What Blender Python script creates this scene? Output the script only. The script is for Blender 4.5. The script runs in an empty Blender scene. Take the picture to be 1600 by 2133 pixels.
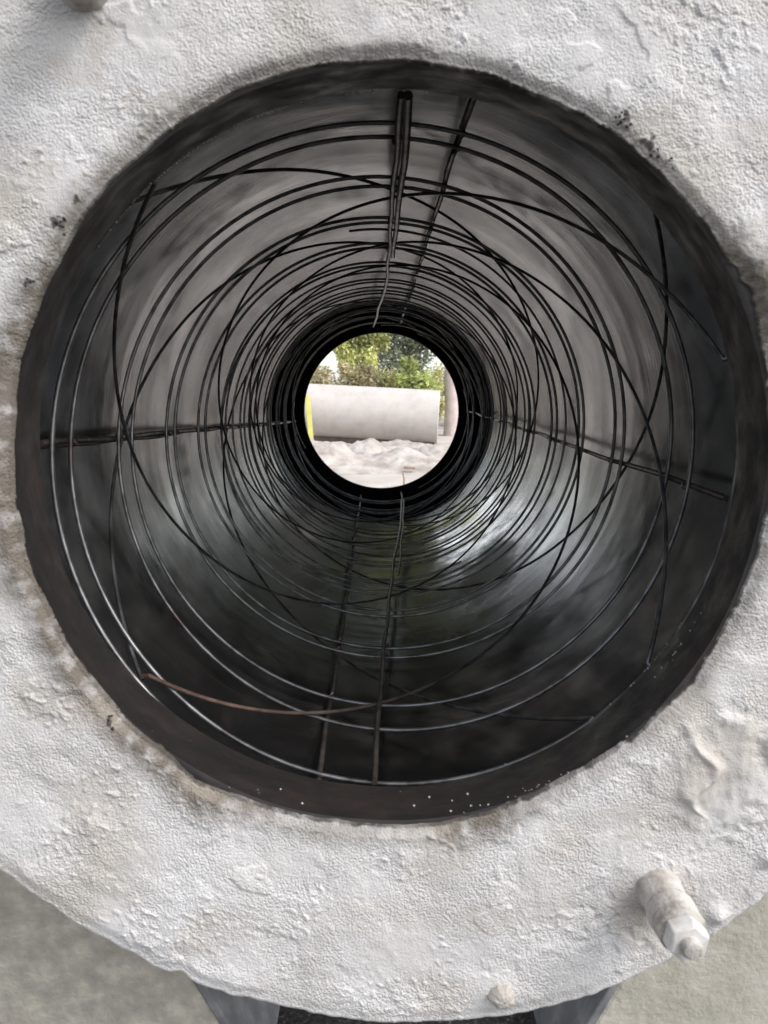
import bpy, bmesh, math, random
import numpy as np
from mathutils import Vector

S = bpy.context.scene
C = S.collection
rad = math.radians
PI = math.pi
AX = 0.70                      # height of the mould's axis above the ground

# ---------------------------------------------------------------- camera
cd = bpy.data.cameras.new("camera")
cam = bpy.data.objects.new("camera", cd)
C.objects.link(cam)
cam.location = (-0.0089, -0.5812, AX + 0.0608)
cam.rotation_euler = (PI / 2 - 0.1561, 0, -0.0065)
cd.sensor_fit = 'VERTICAL'
cd.sensor_height = 36
cd.lens = 26.0
cd.clip_start = 0.02
cd.clip_end = 2000
cd.dof.use_dof = True
cd.dof.focus_distance = 1.35
cd.dof.aperture_fstop = 11
S.camera = cam

# ---------------------------------------------------------------- light
SUN = Vector((0.58, -0.37, 0.73)).normalized()
w = bpy.data.worlds.new("World")
S.world = w
w.use_nodes = True
wn = w.node_tree.nodes
bg = wn['Background']
sky = wn.new('ShaderNodeTexSky')
sky.sky_type = 'NISHITA'
sky.sun_disc = False
sky.sun_elevation = math.asin(SUN.z)
sky.sun_rotation = math.atan2(SUN.x, SUN.y)
sky.dust_density = 2.0
sky.air_density = 1.0
sky.ozone_density = 0.3
hs = wn.new('ShaderNodeHueSaturation')                # thin overcast: the sky goes pale
hs.inputs['Saturation'].default_value = 0.30
hs.inputs['Value'].default_value = 1.25
w.node_tree.links.new(sky.outputs[0], hs.inputs['Color'])
w.node_tree.links.new(hs.outputs[0], bg.inputs[0])
bg.inputs[1].default_value = 0.15
sl = bpy.data.lights.new("sun", 'SUN')
sl.energy = 1.0
sl.angle = rad(24)
sl.color = (1.0, 0.965, 0.93)
so = bpy.data.objects.new("sun", sl)
C.objects.link(so)
so.location = (5, -5, 8)
so.rotation_euler = (-SUN).to_track_quat('-Z', 'Y').to_euler()
S.view_settings.view_transform = 'Standard'
S.view_settings.look = 'None'
S.view_settings.gamma = 1
S.view_settings.use_curve_mapping = False
S.view_settings.exposure = 0.90
S.cycles.max_bounces = 10
S.cycles.glossy_bounces = 8
S.cycles.diffuse_bounces = 4
S.cycles.use_denoising = True
S.cycles.sample_clamp_indirect = 6

random.seed(4)
RNG = np.random.default_rng(7)


# ---------------------------------------------------------------- helpers
def vnoise(x, y, seed=0):
    """smooth 2-D gradient noise, about -1..1"""
    xi = np.floor(x).astype(np.int64)
    yi = np.floor(y).astype(np.int64)
    fx = x - xi
    fy = y - yi

    def g(ix, iy):
        h = (ix * 374761393 + iy * 668265263 + seed * 974634777) & 0xffffffff
        h = ((h ^ (h >> 13)) * 1274126177) & 0xffffffff
        h = (h ^ (h >> 16)) & 0xffff
        return h / 65535.0 * 2 * PI
    u = fx * fx * fx * (fx * (fx * 6 - 15) + 10)
    v = fy * fy * fy * (fy * (fy * 6 - 15) + 10)

    def d(ix, iy, ax, ay):
        a = g(ix, iy)
        return np.cos(a) * ax + np.sin(a) * ay
    n00 = d(xi, yi, fx, fy)
    n10 = d(xi + 1, yi, fx - 1, fy)
    n01 = d(xi, yi + 1, fx, fy - 1)
    n11 = d(xi + 1, yi + 1, fx - 1, fy - 1)
    return 1.5 * ((n00 * (1 - u) + n10 * u) * (1 - v) + (n01 * (1 - u) + n11 * u) * v)


def fbm(x, y, seed=0, octv=3):
    s = 0
    a = 1.0
    for i in range(octv):
        s = s + a * vnoise(x * 2 ** i, y * 2 ** i, seed + i)
        a *= 0.5
    return s


def sstep(a, b, x):
    t = np.clip((x - a) / (b - a), 0, 1)
    return t * t * (3 - 2 * t)


def link(name, me, m=None, parent=None):
    o = bpy.data.objects.new(name, me)
    C.objects.link(o)
    if m is not None:
        me.materials.append(m)
    if parent is not None:
        o.parent = parent
    return o


def tag(o, label=None, cat=None, group=None, kind=None):
    if label: o['label'] = label
    if cat: o['category'] = cat
    if group: o['group'] = group
    if kind: o['kind'] = kind
    return o


def empty(name, loc=(0, 0, 0)):
    o = bpy.data.objects.new(name, None)
    o.empty_display_size = 0.1
    C.objects.link(o)
    o.location = loc
    return o


def np_mesh(name, V, F, smooth=True, sharp=None):
    """V (n,3); F (m,4) or (m,3) index array"""
    V = np.asarray(V, dtype=np.float32)
    F = np.asarray(F, dtype=np.int32)
    me = bpy.data.meshes.new(name)
    me.vertices.add(len(V))
    me.vertices.foreach_set('co', V.ravel())
    k = F.shape[1]
    me.loops.add(F.size)
    me.loops.foreach_set('vertex_index', F.ravel())
    me.polygons.add(len(F))
    me.polygons.foreach_set('loop_start', np.arange(0, F.size, k, dtype=np.int32))
    me.polygons.foreach_set('use_smooth', np.full(len(F), smooth, dtype=bool))
    me.update(calc_edges=True)
    me.validate()
    if sharp is not None:
        me.set_sharp_from_angle(angle=rad(sharp))
    return me


def grid_faces(nu, nv, wrap_u=False, wrap_v=False, flip=False):
    iu = np.arange(nu if wrap_u else nu - 1)
    iv = np.arange(nv if wrap_v else nv - 1)
    U, W = np.meshgrid(iu, iv, indexing='ij')
    a = (U * nv + W)
    b = (((U + 1) % nu) * nv + W)
    c = (((U + 1) % nu) * nv + (W + 1) % nv)
    d = (U * nv + (W + 1) % nv)
    f = np.stack([a, b, c, d], -1).reshape(-1, 4)
    return f[:, ::-1] if flip else f


def vcol(me, name, col):
    at = me.color_attributes.new(name, 'FLOAT_COLOR', 'POINT')
    c = np.ones((len(col), 4), dtype=np.float32)
    c[:, :col.shape[1]] = col
    at.data.foreach_set('color', c.ravel())


def lathe(name, prof, seg=256, closed=True, sharp=35, jit=None):
    """revolve (r, y) profile about the Y axis at the origin"""
    pr = np.array(prof, dtype=float)
    t = np.linspace(0, 2 * PI, seg, endpoint=False)
    R = pr[None, :, 0] + 0 * t[:, None]
    Y = pr[None, :, 1] + 0 * t[:, None]
    if jit is not None:
        R = R + jit(t[:, None], Y)
    V = np.stack([R * np.cos(t)[:, None], Y, R * np.sin(t)[:, None]], -1).reshape(-1, 3)
    F = grid_faces(seg, len(pr), True, closed)
    me = np_mesh(name, V, F, True, None)
    bm = bmesh.new()
    bm.from_mesh(me)
    bmesh.ops.recalc_face_normals(bm, faces=bm.faces)
    bm.to_mesh(me)
    bm.free()
    if sharp: me.set_sharp_from_angle(angle=rad(sharp))
    return me


def tube(name, P, r, sides=10, caps=True, cyclic=False):
    """tube along points P with radius r (float or array)"""
    P = np.asarray(P, dtype=float)
    n = len(P)
    r = np.full(n, r) if np.isscalar(r) else np.asarray(r, dtype=float)
    T = np.gradient(P, axis=0)
    T /= np.linalg.norm(T, axis=1)[:, None] + 1e-12
    N = np.zeros_like(P)
    a = np.array([0, 0, 1.0]) if abs(T[0][2]) < 0.9 else np.array([1.0, 0, 0])
    v = a - T[0] * a.dot(T[0])
    v /= np.linalg.norm(v)
    for i in range(n):
        v = v - T[i] * v.dot(T[i])
        v /= np.linalg.norm(v)
        N[i] = v
    B = np.cross(T, N)
    t = np.linspace(0, 2 * PI, sides, endpoint=False)
    V = P[:, None, :] + r[:, None, None] * (np.cos(t)[None, :, None] * N[:, None, :] + np.sin(t)[None, :, None] * B[:, None, :])
    V = V.reshape(-1, 3)
    F = grid_faces(n, sides, False, True, flip=True)
    if caps:
        V = np.vstack([V, P[0], P[-1]])
        i0, i1 = n * sides, n * sides + 1
        cf = []
        for k in range(sides):
            k2 = (k + 1) % sides
            cf.append((i0, k2, k, k))
            b = (n - 1) * sides
            cf.append((i1, b + k, b + k2, b + k2))
        me = bpy.data.meshes.new(name)
        faces = [tuple(f) for f in F] + [(c[0], c[1], c[2]) for c in cf]
        me.from_pydata([tuple(q) for q in V], [], faces)
        me.polygons.foreach_set('use_smooth', np.ones(len(faces), dtype=bool))
        me.update()
        me.set_sharp_from_angle(angle=rad(50))
        return me
    return np_mesh(name, V, F)


def bm_mesh(name, bm, smooth=False, sharp=None):
    me = bpy.data.meshes.new(name)
    bmesh.ops.recalc_face_normals(bm, faces=bm.faces)
    bm.to_mesh(me)
    bm.free()
    if smooth:
        me.polygons.foreach_set('use_smooth', np.ones(len(me.polygons), dtype=bool))
        if sharp: me.set_sharp_from_angle(angle=rad(sharp))
    return me


# ---------------------------------------------------------------- materials
class Mat:
    def __init__(s, name, rough=0.6, metal=0.0, base=(0.5, 0.5, 0.5)):
        s.m = bpy.data.materials.new(name)
        s.m.use_nodes = True
        s.n = s.m.node_tree.nodes
        s.l = s.m.node_tree.links
        s.b = s.n['Principled BSDF']
        s.b.inputs['Roughness'].default_value = rough
        s.b.inputs['Metallic'].default_value = metal
        s.b.inputs['Base Color'].default_value = (*base, 1)

    def coord(s, kind='Object', scale=(1, 1, 1)):
        tc = s.n.new('ShaderNodeTexCoord')
        mp = s.n.new('ShaderNodeMapping')
        mp.inputs['Scale'].default_value = scale
        s.l.new(tc.outputs[kind], mp.inputs[0])
        return mp.outputs[0]

    def noise(s, vec, scale, detail=4, rough=0.55, dist=0.0):
        t = s.n.new('ShaderNodeTexNoise')
        t.inputs['Scale'].default_value = scale
        t.inputs['Detail'].default_value = detail
        t.inputs['Roughness'].default_value = rough
        t.inputs['Distortion'].default_value = dist
        s.l.new(vec, t.inputs['Vector'])
        return t.outputs['Fac']

    def ramp(s, fac, stops):
        r = s.n.new('ShaderNodeValToRGB')
        e = r.color_ramp.elements
        while len(e) < len(stops): e.new(0.5)
        for k, (p, c) in enumerate(stops):
            e[k].position = p
            e[k].color = (*c, 1) if len(c) == 3 else c
        s.l.new(fac, r.inputs[0])
        return r.outputs[0]

    def rng(s, fac, a, b, c, d):
        r = s.n.new('ShaderNodeMapRange')
        for k, v in zip((1, 2, 3, 4), (a, b, c, d)): r.inputs[k].default_value = v
        s.l.new(fac, r.inputs[0])
        return r.outputs[0]

    def mix(s, fac, a, b, mode='MIX'):
        m = s.n.new('ShaderNodeMix')
        m.data_type = 'RGBA'
        m.blend_type = mode
        for sock, v in ((m.inputs[0], fac), (m.inputs[6], a), (m.inputs[7], b)):
            if isinstance(v, (int, float)): sock.default_value = v
            elif isinstance(v, tuple): sock.default_value = (*v, 1)
            else: s.l.new(v, sock)
        return m.outputs[2]

    def attr(s, name, ch=None):
        a = s.n.new('ShaderNodeAttribute')
        a.attribute_name = name
        if ch is None: return a.outputs['Color']
        sp = s.n.new('ShaderNodeSeparateColor')
        s.l.new(a.outputs['Color'], sp.inputs[0])
        return sp.outputs[ch]

    def bump(s, fac, dist, strength=1.0, prev=None):
        b = s.n.new('ShaderNodeBump')
        b.inputs['Distance'].default_value = dist
        b.inputs['Strength'].default_value = strength
        s.l.new(fac, b.inputs['Height'])
        if prev is not None: s.l.new(prev, b.inputs['Normal'])
        return b.outputs[0]

    def set(s, name, v):
        s.l.new(v, s.b.inputs[name])


# limewashed plaster on the flange
M = Mat('plaster', 0.9)
co = M.coord()
c = M.ramp(M.noise(co, 9, 5, 0.6), [(0.3, (0.455, 0.435, 0.415)), (0.5, (0.545, 0.53, 0.522)), (0.7, (0.60, 0.59, 0.592))])
c = M.mix(M.rng(M.noise(co, 230, 3, 0.6), 0.35, 0.65, 0.0, 0.35), c, (0.44, 0.42, 0.40))
c = M.mix(M.attr('tint', 0), c, (0.095, 0.075, 0.052))
c = M.mix(M.attr('tint', 1), c, (0.40, 0.355, 0.30))
c = M.mix(M.attr('tint', 2), c, (0.030, 0.025, 0.022))
M.set('Base Color', c)
wob = M.n.new('ShaderNodeVectorMath'); wob.operation = 'MULTIPLY_ADD'
nz = M.n.new('ShaderNodeTexNoise'); nz.inputs['Scale'].default_value = 260
M.l.new(co, nz.inputs['Vector'])
M.l.new(nz.outputs['Color'], wob.inputs[0]); wob.inputs[1].default_value = (0.003, 0.003, 0.003); M.l.new(co, wob.inputs[2])
vo = M.n.new('ShaderNodeTexVoronoi'); vo.feature = 'SMOOTH_F1'
vo.inputs['Scale'].default_value = 500; vo.inputs['Smoothness'].default_value = 0.6
M.l.new(wob.outputs[0], vo.inputs['Vector'])
calm = M.n.new('ShaderNodeMath'); calm.operation = 'MULTIPLY'
M.l.new(M.rng(vo.outputs['Distance'], 0.1, 0.75, 1.0, 0.0), calm.inputs[0])
M.l.new(M.attr('grain', 0), calm.inputs[1])
n1 = M.bump(calm.outputs[0], 0.0013, 0.7)
n1 = M.bump(M.noise(co, 800, 2, 0.6), 0.0008, 0.6, n1)
M.set('Normal', n1)
m_plaster = M.m

# dark oiled rust-brown steel of the end rings
M = Mat('ring_steel', 0.5, 0.0)
co = M.coord()
uv = M.coord('UV')
c = M.ramp(M.noise(co, 14, 5, 0.65), [(0.32, (0.005, 0.005, 0.0055)), (0.52, (0.013, 0.010, 0.010)), (0.72, (0.032, 0.021, 0.018))])
st = M.noise(M.coord('Object', (14, 120, 14)), 1.0, 5, 0.7)
c = M.mix(M.rng(st, 0.56, 0.75, 0.0, 0.4), c, (0.060, 0.045, 0.038))
fl = M.noise(co, 150, 2, 0.5)
sm = M.noise(M.coord('Object', (26, 160, 26)), 1.0, 6, 0.75, 0.5)
c = M.mix(M.rng(sm, 0.66, 0.76, 0.0, 0.55), c, (0.33, 0.31, 0.29))
c = M.mix(M.rng(fl, 0.775, 0.80, 0.0, 0.7), c, (0.50, 0.47, 0.44))
M.set('Base Color', c)
M.set('Roughness', M.rng(M.noise(co, 30, 4), 0.3, 0.7, 0.42, 0.72))
M.set('Normal', M.bump(M.noise(co, 120, 4, 0.65), 0.0012, 0.5))
m_ring = M.m

# oily barrel lining: near-black steel under a film of mould oil
M = Mat('barrel_steel', 0.3, 0.0)
M.b.inputs['IOR'].default_value = 2.7
uv = M.coord('UV', (5.0, 26.0, 1))
uv2 = M.coord('UV', (1, 1, 1))
blot = M.noise(uv2, 4.5, 5, 0.6, 0.6)
strk = M.noise(uv, 1.0, 5, 0.65, 0.3)
spots = M.noise(M.coord('UV', (9.0, 26.0, 1)), 1.7, 3, 0.55)
rust, dark, glint_metal = M.attr('stain_shade_glint', 0), M.attr('stain_shade_glint', 1), M.attr('stain_shade_glint', 2)
c = M.ramp(blot, [(0.30, (0.006, 0.006, 0.006)), (0.5, (0.014, 0.013, 0.012)), (0.7, (0.030, 0.027, 0.024))])
c = M.mix(M.rng(strk, 0.45, 0.70, 0.0, 0.6), c, (0.012, 0.012, 0.012))
c = M.mix(rust, c, M.ramp(M.noise(uv2, 300, 2, 0.5), [(0.4, (0.020, 0.013, 0.011)), (0.62, (0.14, 0.075, 0.055))]))
c = M.mix(dark, c, (0.005, 0.005, 0.0055))  # dark marks, and the shade inside the mouth painted in
c = M.mix(glint_metal, c, M.ramp(strk, [(0.35, (0.88, 0.87, 0.855)), (0.65, (0.66, 0.65, 0.64))]))
M.set('Metallic', M.rng(glint_metal, 0.0, 1.0, 0.0, 0.95))
M.set('Base Color', c)
dull = M.mix(M.rng(spots, 0.62, 0.74, 0.0, 0.75), (1, 1, 1), (0, 0, 0))
dull = M.mix(M.rng(blot, 0.32, 0.62, 0.35, 0.0), dull, (0, 0, 0))
dull = M.mix(M.rng(strk, 0.48, 0.70, 0.0, 0.40), dull, (0, 0, 0))
dull = M.mix(rust, dull, (0.35, 0.35, 0.35))
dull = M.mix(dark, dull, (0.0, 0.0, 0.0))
M.set('Specular IOR Level', M.rng(dull, 0, 1, 0.08, 1.0))
r1 = M.rng(M.noise(uv2, 7, 5, 0.6), 0.3, 0.7, 0.12, 0.27)
M.set('Roughness', M.mix(rust, M.mix(glint_metal, r1, (0.09, 0.09, 0.09)), (0.5, 0.5, 0.5)))
b1 = M.bump(M.noise(uv2, 260, 3, 0.6), 0.0004, 0.15)
M.set('Normal', M.bump(strk, 0.0016, 0.22, b1))
m_barrel = M.m

# outside of the mould
M = Mat('shell_steel', 0.65, 0.0)
co = M.coord()
M.set('Base Color', M.ramp(M.noise(co, 8, 5, 0.6), [(0.35, (0.06, 0.055, 0.05)), (0.6, (0.15, 0.14, 0.125)), (0.75, (0.32, 0.30, 0.28))]))
M.set('Normal', M.bump(M.noise(co, 90, 3), 0.001, 0.4))
m_shell = M.m

# bell-end lining: near-black, granular
M = Mat('bell_steel', 0.75, 0.0)
co = M.coord()
M.set('Base Color', M.ramp(M.noise(co, 22, 4), [(0.35, (0.008, 0.008, 0.008)), (0.7, (0.022, 0.021, 0.02))]))
M.set('Normal', M.bump(M.noise(co, 130, 2), 0.004, 0.6))
M.b.inputs['Specular IOR Level'].default_value = 0.15
m_bell = M.m


def wire_mat(name, base, rusty=False):
    M = Mat(name, 0.36, 0.75)
    co = M.coord()
    c = M.ramp(M.noise(co, 40, 3), [(0.35, tuple(0.4 * v for v in base)), (0.62, base)])
    c = M.mix(M.rng(M.noise(co, 26, 4, 0.6), 0.55, 0.68, 0.0, 0.7), c, (0.055, 0.032, 0.024))
    if rusty:
        sp = M.n.new('ShaderNodeSeparateXYZ')
        M.l.new(co, sp.inputs[0])
        f = M.rng(sp.outputs[1], 0.2, 0.36, 1.0, 0.0)
        c = M.mix(f, c, M.ramp(M.noise(co, 60, 3), [(0.35, (0.075, 0.046, 0.036)), (0.65, (0.155, 0.105, 0.085))]))
        M.set('Metallic', M.rng(f, 0, 1, 0.75, 0.15))
    M.set('Base Color', c)
    M.set('Roughness', M.rng(M.noise(co, 90, 2), 0.3, 0.7, 0.3, 0.5))
    return M.m


m_wire = wire_mat('wire_steel', (0.20, 0.20, 0.205))
m_bar = wire_mat('bar_steel', (0.20, 0.175, 0.16))
m_rustwire = wire_mat('rusty_wire', (0.14, 0.13, 0.13), True)


def stone(name, cols, scale, bump_s, bump_d, rough=0.9, spots=None):
    M = Mat(name, rough)
    co = M.coord()
    c = M.ramp(M.noise(co, scale, 6, 0.6), [(0.32, cols[0]), (0.5, cols[1]), (0.68, cols[2])])
    if spots:
        v = M.n.new('ShaderNodeTexVoronoi')
        v.inputs['Scale'].default_value = spots[0]
        M.l.new(M.mix(0.12, co, M.n.new('ShaderNodeTexNoise').outputs['Color']), v.inputs['Vector'])
        c = M.mix(M.rng(v.outputs['Distance'], spots[1], spots[1] + 0.16, spots[3], 0.0), c, spots[2])
    M.set('Base Color', c)
    M.set('Normal', M.bump(M.noise(co, bump_s, 4, 0.6), bump_d, 0.8))
    return M.m


m_pier_a = stone('stained_concrete', [(0.28, 0.258, 0.22), (0.345, 0.32, 0.272), (0.45, 0.42, 0.345)], 42, 120, 0.003)
m_pier_b = stone('trowelled_concrete', [(0.30, 0.285, 0.235), (0.37, 0.35, 0.30), (0.43, 0.41, 0.36)], 14, 90, 0.003)
m_plate = stone('plate_steel', [(0.08, 0.08, 0.083), (0.15, 0.15, 0.155), (0.25, 0.245, 0.245)], 22, 80, 0.0005, 0.55)
m_pipe = stone('pale_concrete', [(0.42, 0.385, 0.36), (0.475, 0.44, 0.415), (0.51, 0.475, 0.45)], 5.0, 60, 0.003)
m_sand = stone('pale_sand', [(0.26, 0.22, 0.19), (0.39, 0.352, 0.32), (0.48, 0.445, 0.41)], 3.5, 22, 0.02)
m_wood = stone('weathered_wood', [(0.20, 0.13, 0.10), (0.28, 0.19, 0.15), (0.36, 0.26, 0.21)], 9, 40, 0.003)
m_darkbrown = stone('dark_brown', [(0.05, 0.04, 0.035), (0.09, 0.07, 0.06), (0.13, 0.105, 0.09)], 9, 40, 0.003)
m_post = stone('bleached_wood', [(0.36, 0.29, 0.27), (0.46, 0.38, 0.36), (0.52, 0.45, 0.43)], 6, 30, 0.004)
m_yellow = stone('yellow_paint', [(0.52, 0.50, 0.12), (0.60, 0.58, 0.17), (0.66, 0.64, 0.26)], 6, 30, 0.001, 0.6)
m_bark = stone('bark', [(0.09, 0.07, 0.05), (0.15, 0.12, 0.09), (0.22, 0.18, 0.15)], 9, 30, 0.01)
m_bolt = stone('limed_steel', [(0.17, 0.14, 0.115), (0.41, 0.385, 0.35), (0.54, 0.52, 0.49)], 30, 200, 0.0022, 0.8)
m_nut = stone('limed_nut', [(0.33, 0.305, 0.28), (0.50, 0.48, 0.46), (0.58, 0.565, 0.55)], 55, 300, 0.0004, 0.6)

# ground: dark oily grit round the mould, pale sandy yard beyond
M = Mat('ground', 0.95)
co = M.coord()
sp = M.n.new('ShaderNodeSeparateXYZ')
M.l.new(co, sp.inputs[0])
pale = M.ramp(M.noise(co, 1.6, 6, 0.6), [(0.35, (0.38, 0.34, 0.30)), (0.55, (0.48, 0.44, 0.40)), (0.7, (0.56, 0.52, 0.48))])
grit = M.ramp(M.noise(co, 160, 3, 0.6), [(0.40, (0.012, 0.011, 0.011)), (0.6, (0.05, 0.046, 0.044)), (0.72, (0.20, 0.18, 0.17))])
ad = M.n.new('ShaderNodeMath')
ad.operation = 'MULTIPLY_ADD'
M.l.new(M.noise(co, 1.3, 4), ad.inputs[0]); ad.inputs[1].default_value = 1.2
M.l.new(sp.outputs[1], ad.inputs[2])
M.set('Base Color', M.mix(M.rng(ad.outputs[0], 2.6, 3.4, 0, 1), grit, pale))
M.set('Normal', M.bump(M.noise(co, 60, 5, 0.65), 0.012, 0.8))
m_ground = M.m


def leaf_mat(name):
    M = Mat(name, 0.5)
    M.set('Base Color', M.attr('leaf'))
    tr = M.n.new('ShaderNodeBsdfTranslucent')
    M.l.new(M.attr('leaf'), tr.inputs[0])
    mx = M.n.new('ShaderNodeMixShader')
    mx.inputs[0].default_value = 0.3
    M.l.new(M.b.outputs[0], mx.inputs[1])
    M.l.new(tr.outputs[0], mx.inputs[2])
    M.l.new(mx.outputs[0], M.n['Material Output'].inputs[0])
    return M.m


m_leaf = leaf_mat('leaves')


# ---------------------------------------------------------------- setting: ground
def make_ground():
    xs = np.concatenate([[-400, -120, -40, -16, -8], np.linspace(-5, 5, 81), [8, 16, 40, 120, 400]])
    ys = np.concatenate([[-300, -80, -20, -6], np.linspace(-2, 20, 150), [26, 40, 90, 250, 600]])
    X, Y = np.meshgrid(xs, ys, indexing='ij')
    Z = 0.02 * fbm(X * 0.8, Y * 0.8, 3) * sstep(1.5, 4, np.abs(Y))
    V = np.stack([X, Y, Z - 0.03 * sstep(1.5, 4, np.abs(Y))], -1).reshape(-1, 3)
    o = link('ground', np_mesh('ground', V, grid_faces(len(xs), len(ys))), m_ground)
    tag(o, kind='structure')


make_ground()

# ---------------------------------------------------------------- the pipe mould
mould = tag(empty('pipe_mould', (0, 0, AX)), 'large steel pipe mould with a rough white plastered flange around its dark round opening', 'pipe mould')


# barrel: inner lining, bell at the far end, outer shell
def make_barrel():
    seg = 300
    ys = np.concatenate([np.linspace(0.0965, 1.93, 190)])
    rs = np.full(len(ys), 0.370)
    t = np.linspace(0, 2 * PI, seg, endpoint=False)
    n = len(ys)
    dent = 0.0006 * fbm(t[:, None] * 3 + 0 * ys[None], ys[None] * 4 + 0 * t[:, None], 5)
    dent[0] = dent[0]
    edge = np.exp(-((np.minimum(t, 2 * PI - t)) / 0.25) ** 2)[:, None]
    R = rs[None] + dent * (1 - edge)
    V = np.stack([R * np.cos(t)[:, None], ys[None] + 0 * R, R * np.sin(t)[:, None]], -1).reshape(-1, 3)
    F = grid_faces(seg, n, True, False, flip=True)
    me = np_mesh('barrel', V, F)
    # which way do the faces look? they must face the axis
    # rust and dark stains, plus painted shade and glint; th is clockwise from the right as seen from the front
    th = -np.degrees(t)[:, None] + 0 * ys[None]
    th = (th + 180) % 360 - 180
    Yg = ys[None] + 0 * th

    def blob(y0, a0, sy, sa, sk=0.0, seed=1, soft=0.5):
        da = (th - a0 + 180) % 360 - 180
        d = np.sqrt(((Yg - y0 - sk * da) / sy) ** 2 + (da / sa) ** 2)
        d = d + 0.35 * fbm(Yg * 14, da * 0.12, seed) + 0.15 * vnoise(Yg * 60, da * 0.5, seed + 9)
        return 1 - sstep(soft, 1.15, d)
    rust = np.maximum(blob(0.90, 54, 0.17, 14, -0.006, 3, 0.55), 0.4 * blob(0.70, 70, 0.13, 14, 0, 5, 0.1))
    rust = np.maximum(rust, 0.4 * blob(0.95, 116, 0.32, 11, 0.0, 31, 0.3))
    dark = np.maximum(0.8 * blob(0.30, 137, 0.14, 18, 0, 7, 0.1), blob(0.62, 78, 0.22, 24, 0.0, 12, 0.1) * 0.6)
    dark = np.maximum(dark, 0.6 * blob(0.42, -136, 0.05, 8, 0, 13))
    dark = np.maximum(dark, 0.6 * blob(1.25, 102, 0.5, 15, 0, 35, 0.3))  # dark strip painted along the bottom to mute a green reflection
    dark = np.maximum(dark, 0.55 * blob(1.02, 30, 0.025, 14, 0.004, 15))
    dark = np.maximum(dark, np.maximum(blob(0.12, 97, 0.44, 128, 0, 17, 0.30), 0.9 * blob(0.10, 10, 0.42, 62, 0, 33, 0.25)))  # shade just inside the mouth, painted near-black and glossless
    glint_metal = np.maximum(0.95 * blob(1.36, 50, 0.42, 24, 0.002, 19, 0.45), 0.7 * blob(1.05, 36, 0.22, 12, 0.0, 23, 0.3))  # polished steel patches, placed and brightened to make the lower-right glint
    glint_metal = np.maximum(glint_metal, 0.65 * blob(1.2, 90, 0.45, 9, 0.0, 25, 0.4))
    glint_metal = np.maximum(glint_metal, 0.45 * blob(1.1, 135, 0.5, 20, 0.0, 27, 0.1))
    glint_metal = glint_metal * (1 - rust)
    vcol(me, 'stain_shade_glint', np.stack([rust * 0.8, dark, glint_metal], -1).reshape(-1, 3))
    uvl = me.uv_layers.new(name='UVMap')
    li = np.empty(len(me.loops), dtype=np.int32)
    me.loops.foreach_get('vertex_index', li)
    U = (t[:, None] * 0.37 + 0 * ys[None]).reshape(-1)
    W = (ys[None] + 0 * t[:, None]).reshape(-1)
    u = U[li].copy()
    # seam: last column wraps to the full circumference
    lp = u.reshape(-1, 4)
    wrap = (lp.max(1) - lp.min(1)) > 1.0
    lp[wrap] = np.where(lp[wrap] < 0.5, lp[wrap] + 2 * PI * 0.37, lp[wrap])
    uvl.data.foreach_set('uv', np.stack([lp.reshape(-1), W[li]], -1).ravel().astype(np.float32))
    return me


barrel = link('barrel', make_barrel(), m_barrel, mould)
link('shell', lathe('shell', [(0.3715, 0.036), (0.380, 0.036), (0.380, 1.93), (0.402, 1.96), (0.440, 2.00), (0.440, 2.30), (0.4315, 2.30), (0.4315, 2.004), (0.398, 1.968), (0.3735, 1.935)]), m_shell, mould)
link('bell_lining', lathe('bell_lining', [(0.3705, 1.931), (0.394, 1.972), (0.430, 2.006), (0.430, 2.268), (0.4312, 2.268), (0.4312, 2.005), (0.396, 1.970), (0.3720, 1.932)]), m_bell, mould)


def ring_jit(t, y):
    return 0.0006 * np.sin(5 * t + 20 * y) + 0.0004 * np.sin(13 * t + 1)


# front end ring: opens slightly into the mould, square shoulder behind
link('end_ring', lathe('end_ring', [(0.3000, 0.0045), (0.3012, 0.014), (0.3158, 0.087), (0.3172, 0.092), (0.3200, 0.0955), (0.3695, 0.0955), (0.3695, 0.034), (0.3300, 0.034), (0.3300, 0.0050), (0.3040, 0.0030)], 300, jit=ring_jit), m_ring, mould)
tag(link('end_ring', lathe('end_ring', [(0.3120, 2.384), (0.2940, 2.276), (0.2960, 2.270), (0.4290, 2.270), (0.4290, 2.300), (0.47, 2.302), (0.47, 2.330), (0.33, 2.332), (0.33, 2.384)], 300), m_bell, mould), 'black far end ring with the round hole')
link('flange_plate', lathe('flange_plate', [(0.3302, 0.006), (0.468, 0.006), (0.468, 0.033), (0.3302, 0.033)], 256), m_shell, mould)


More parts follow.
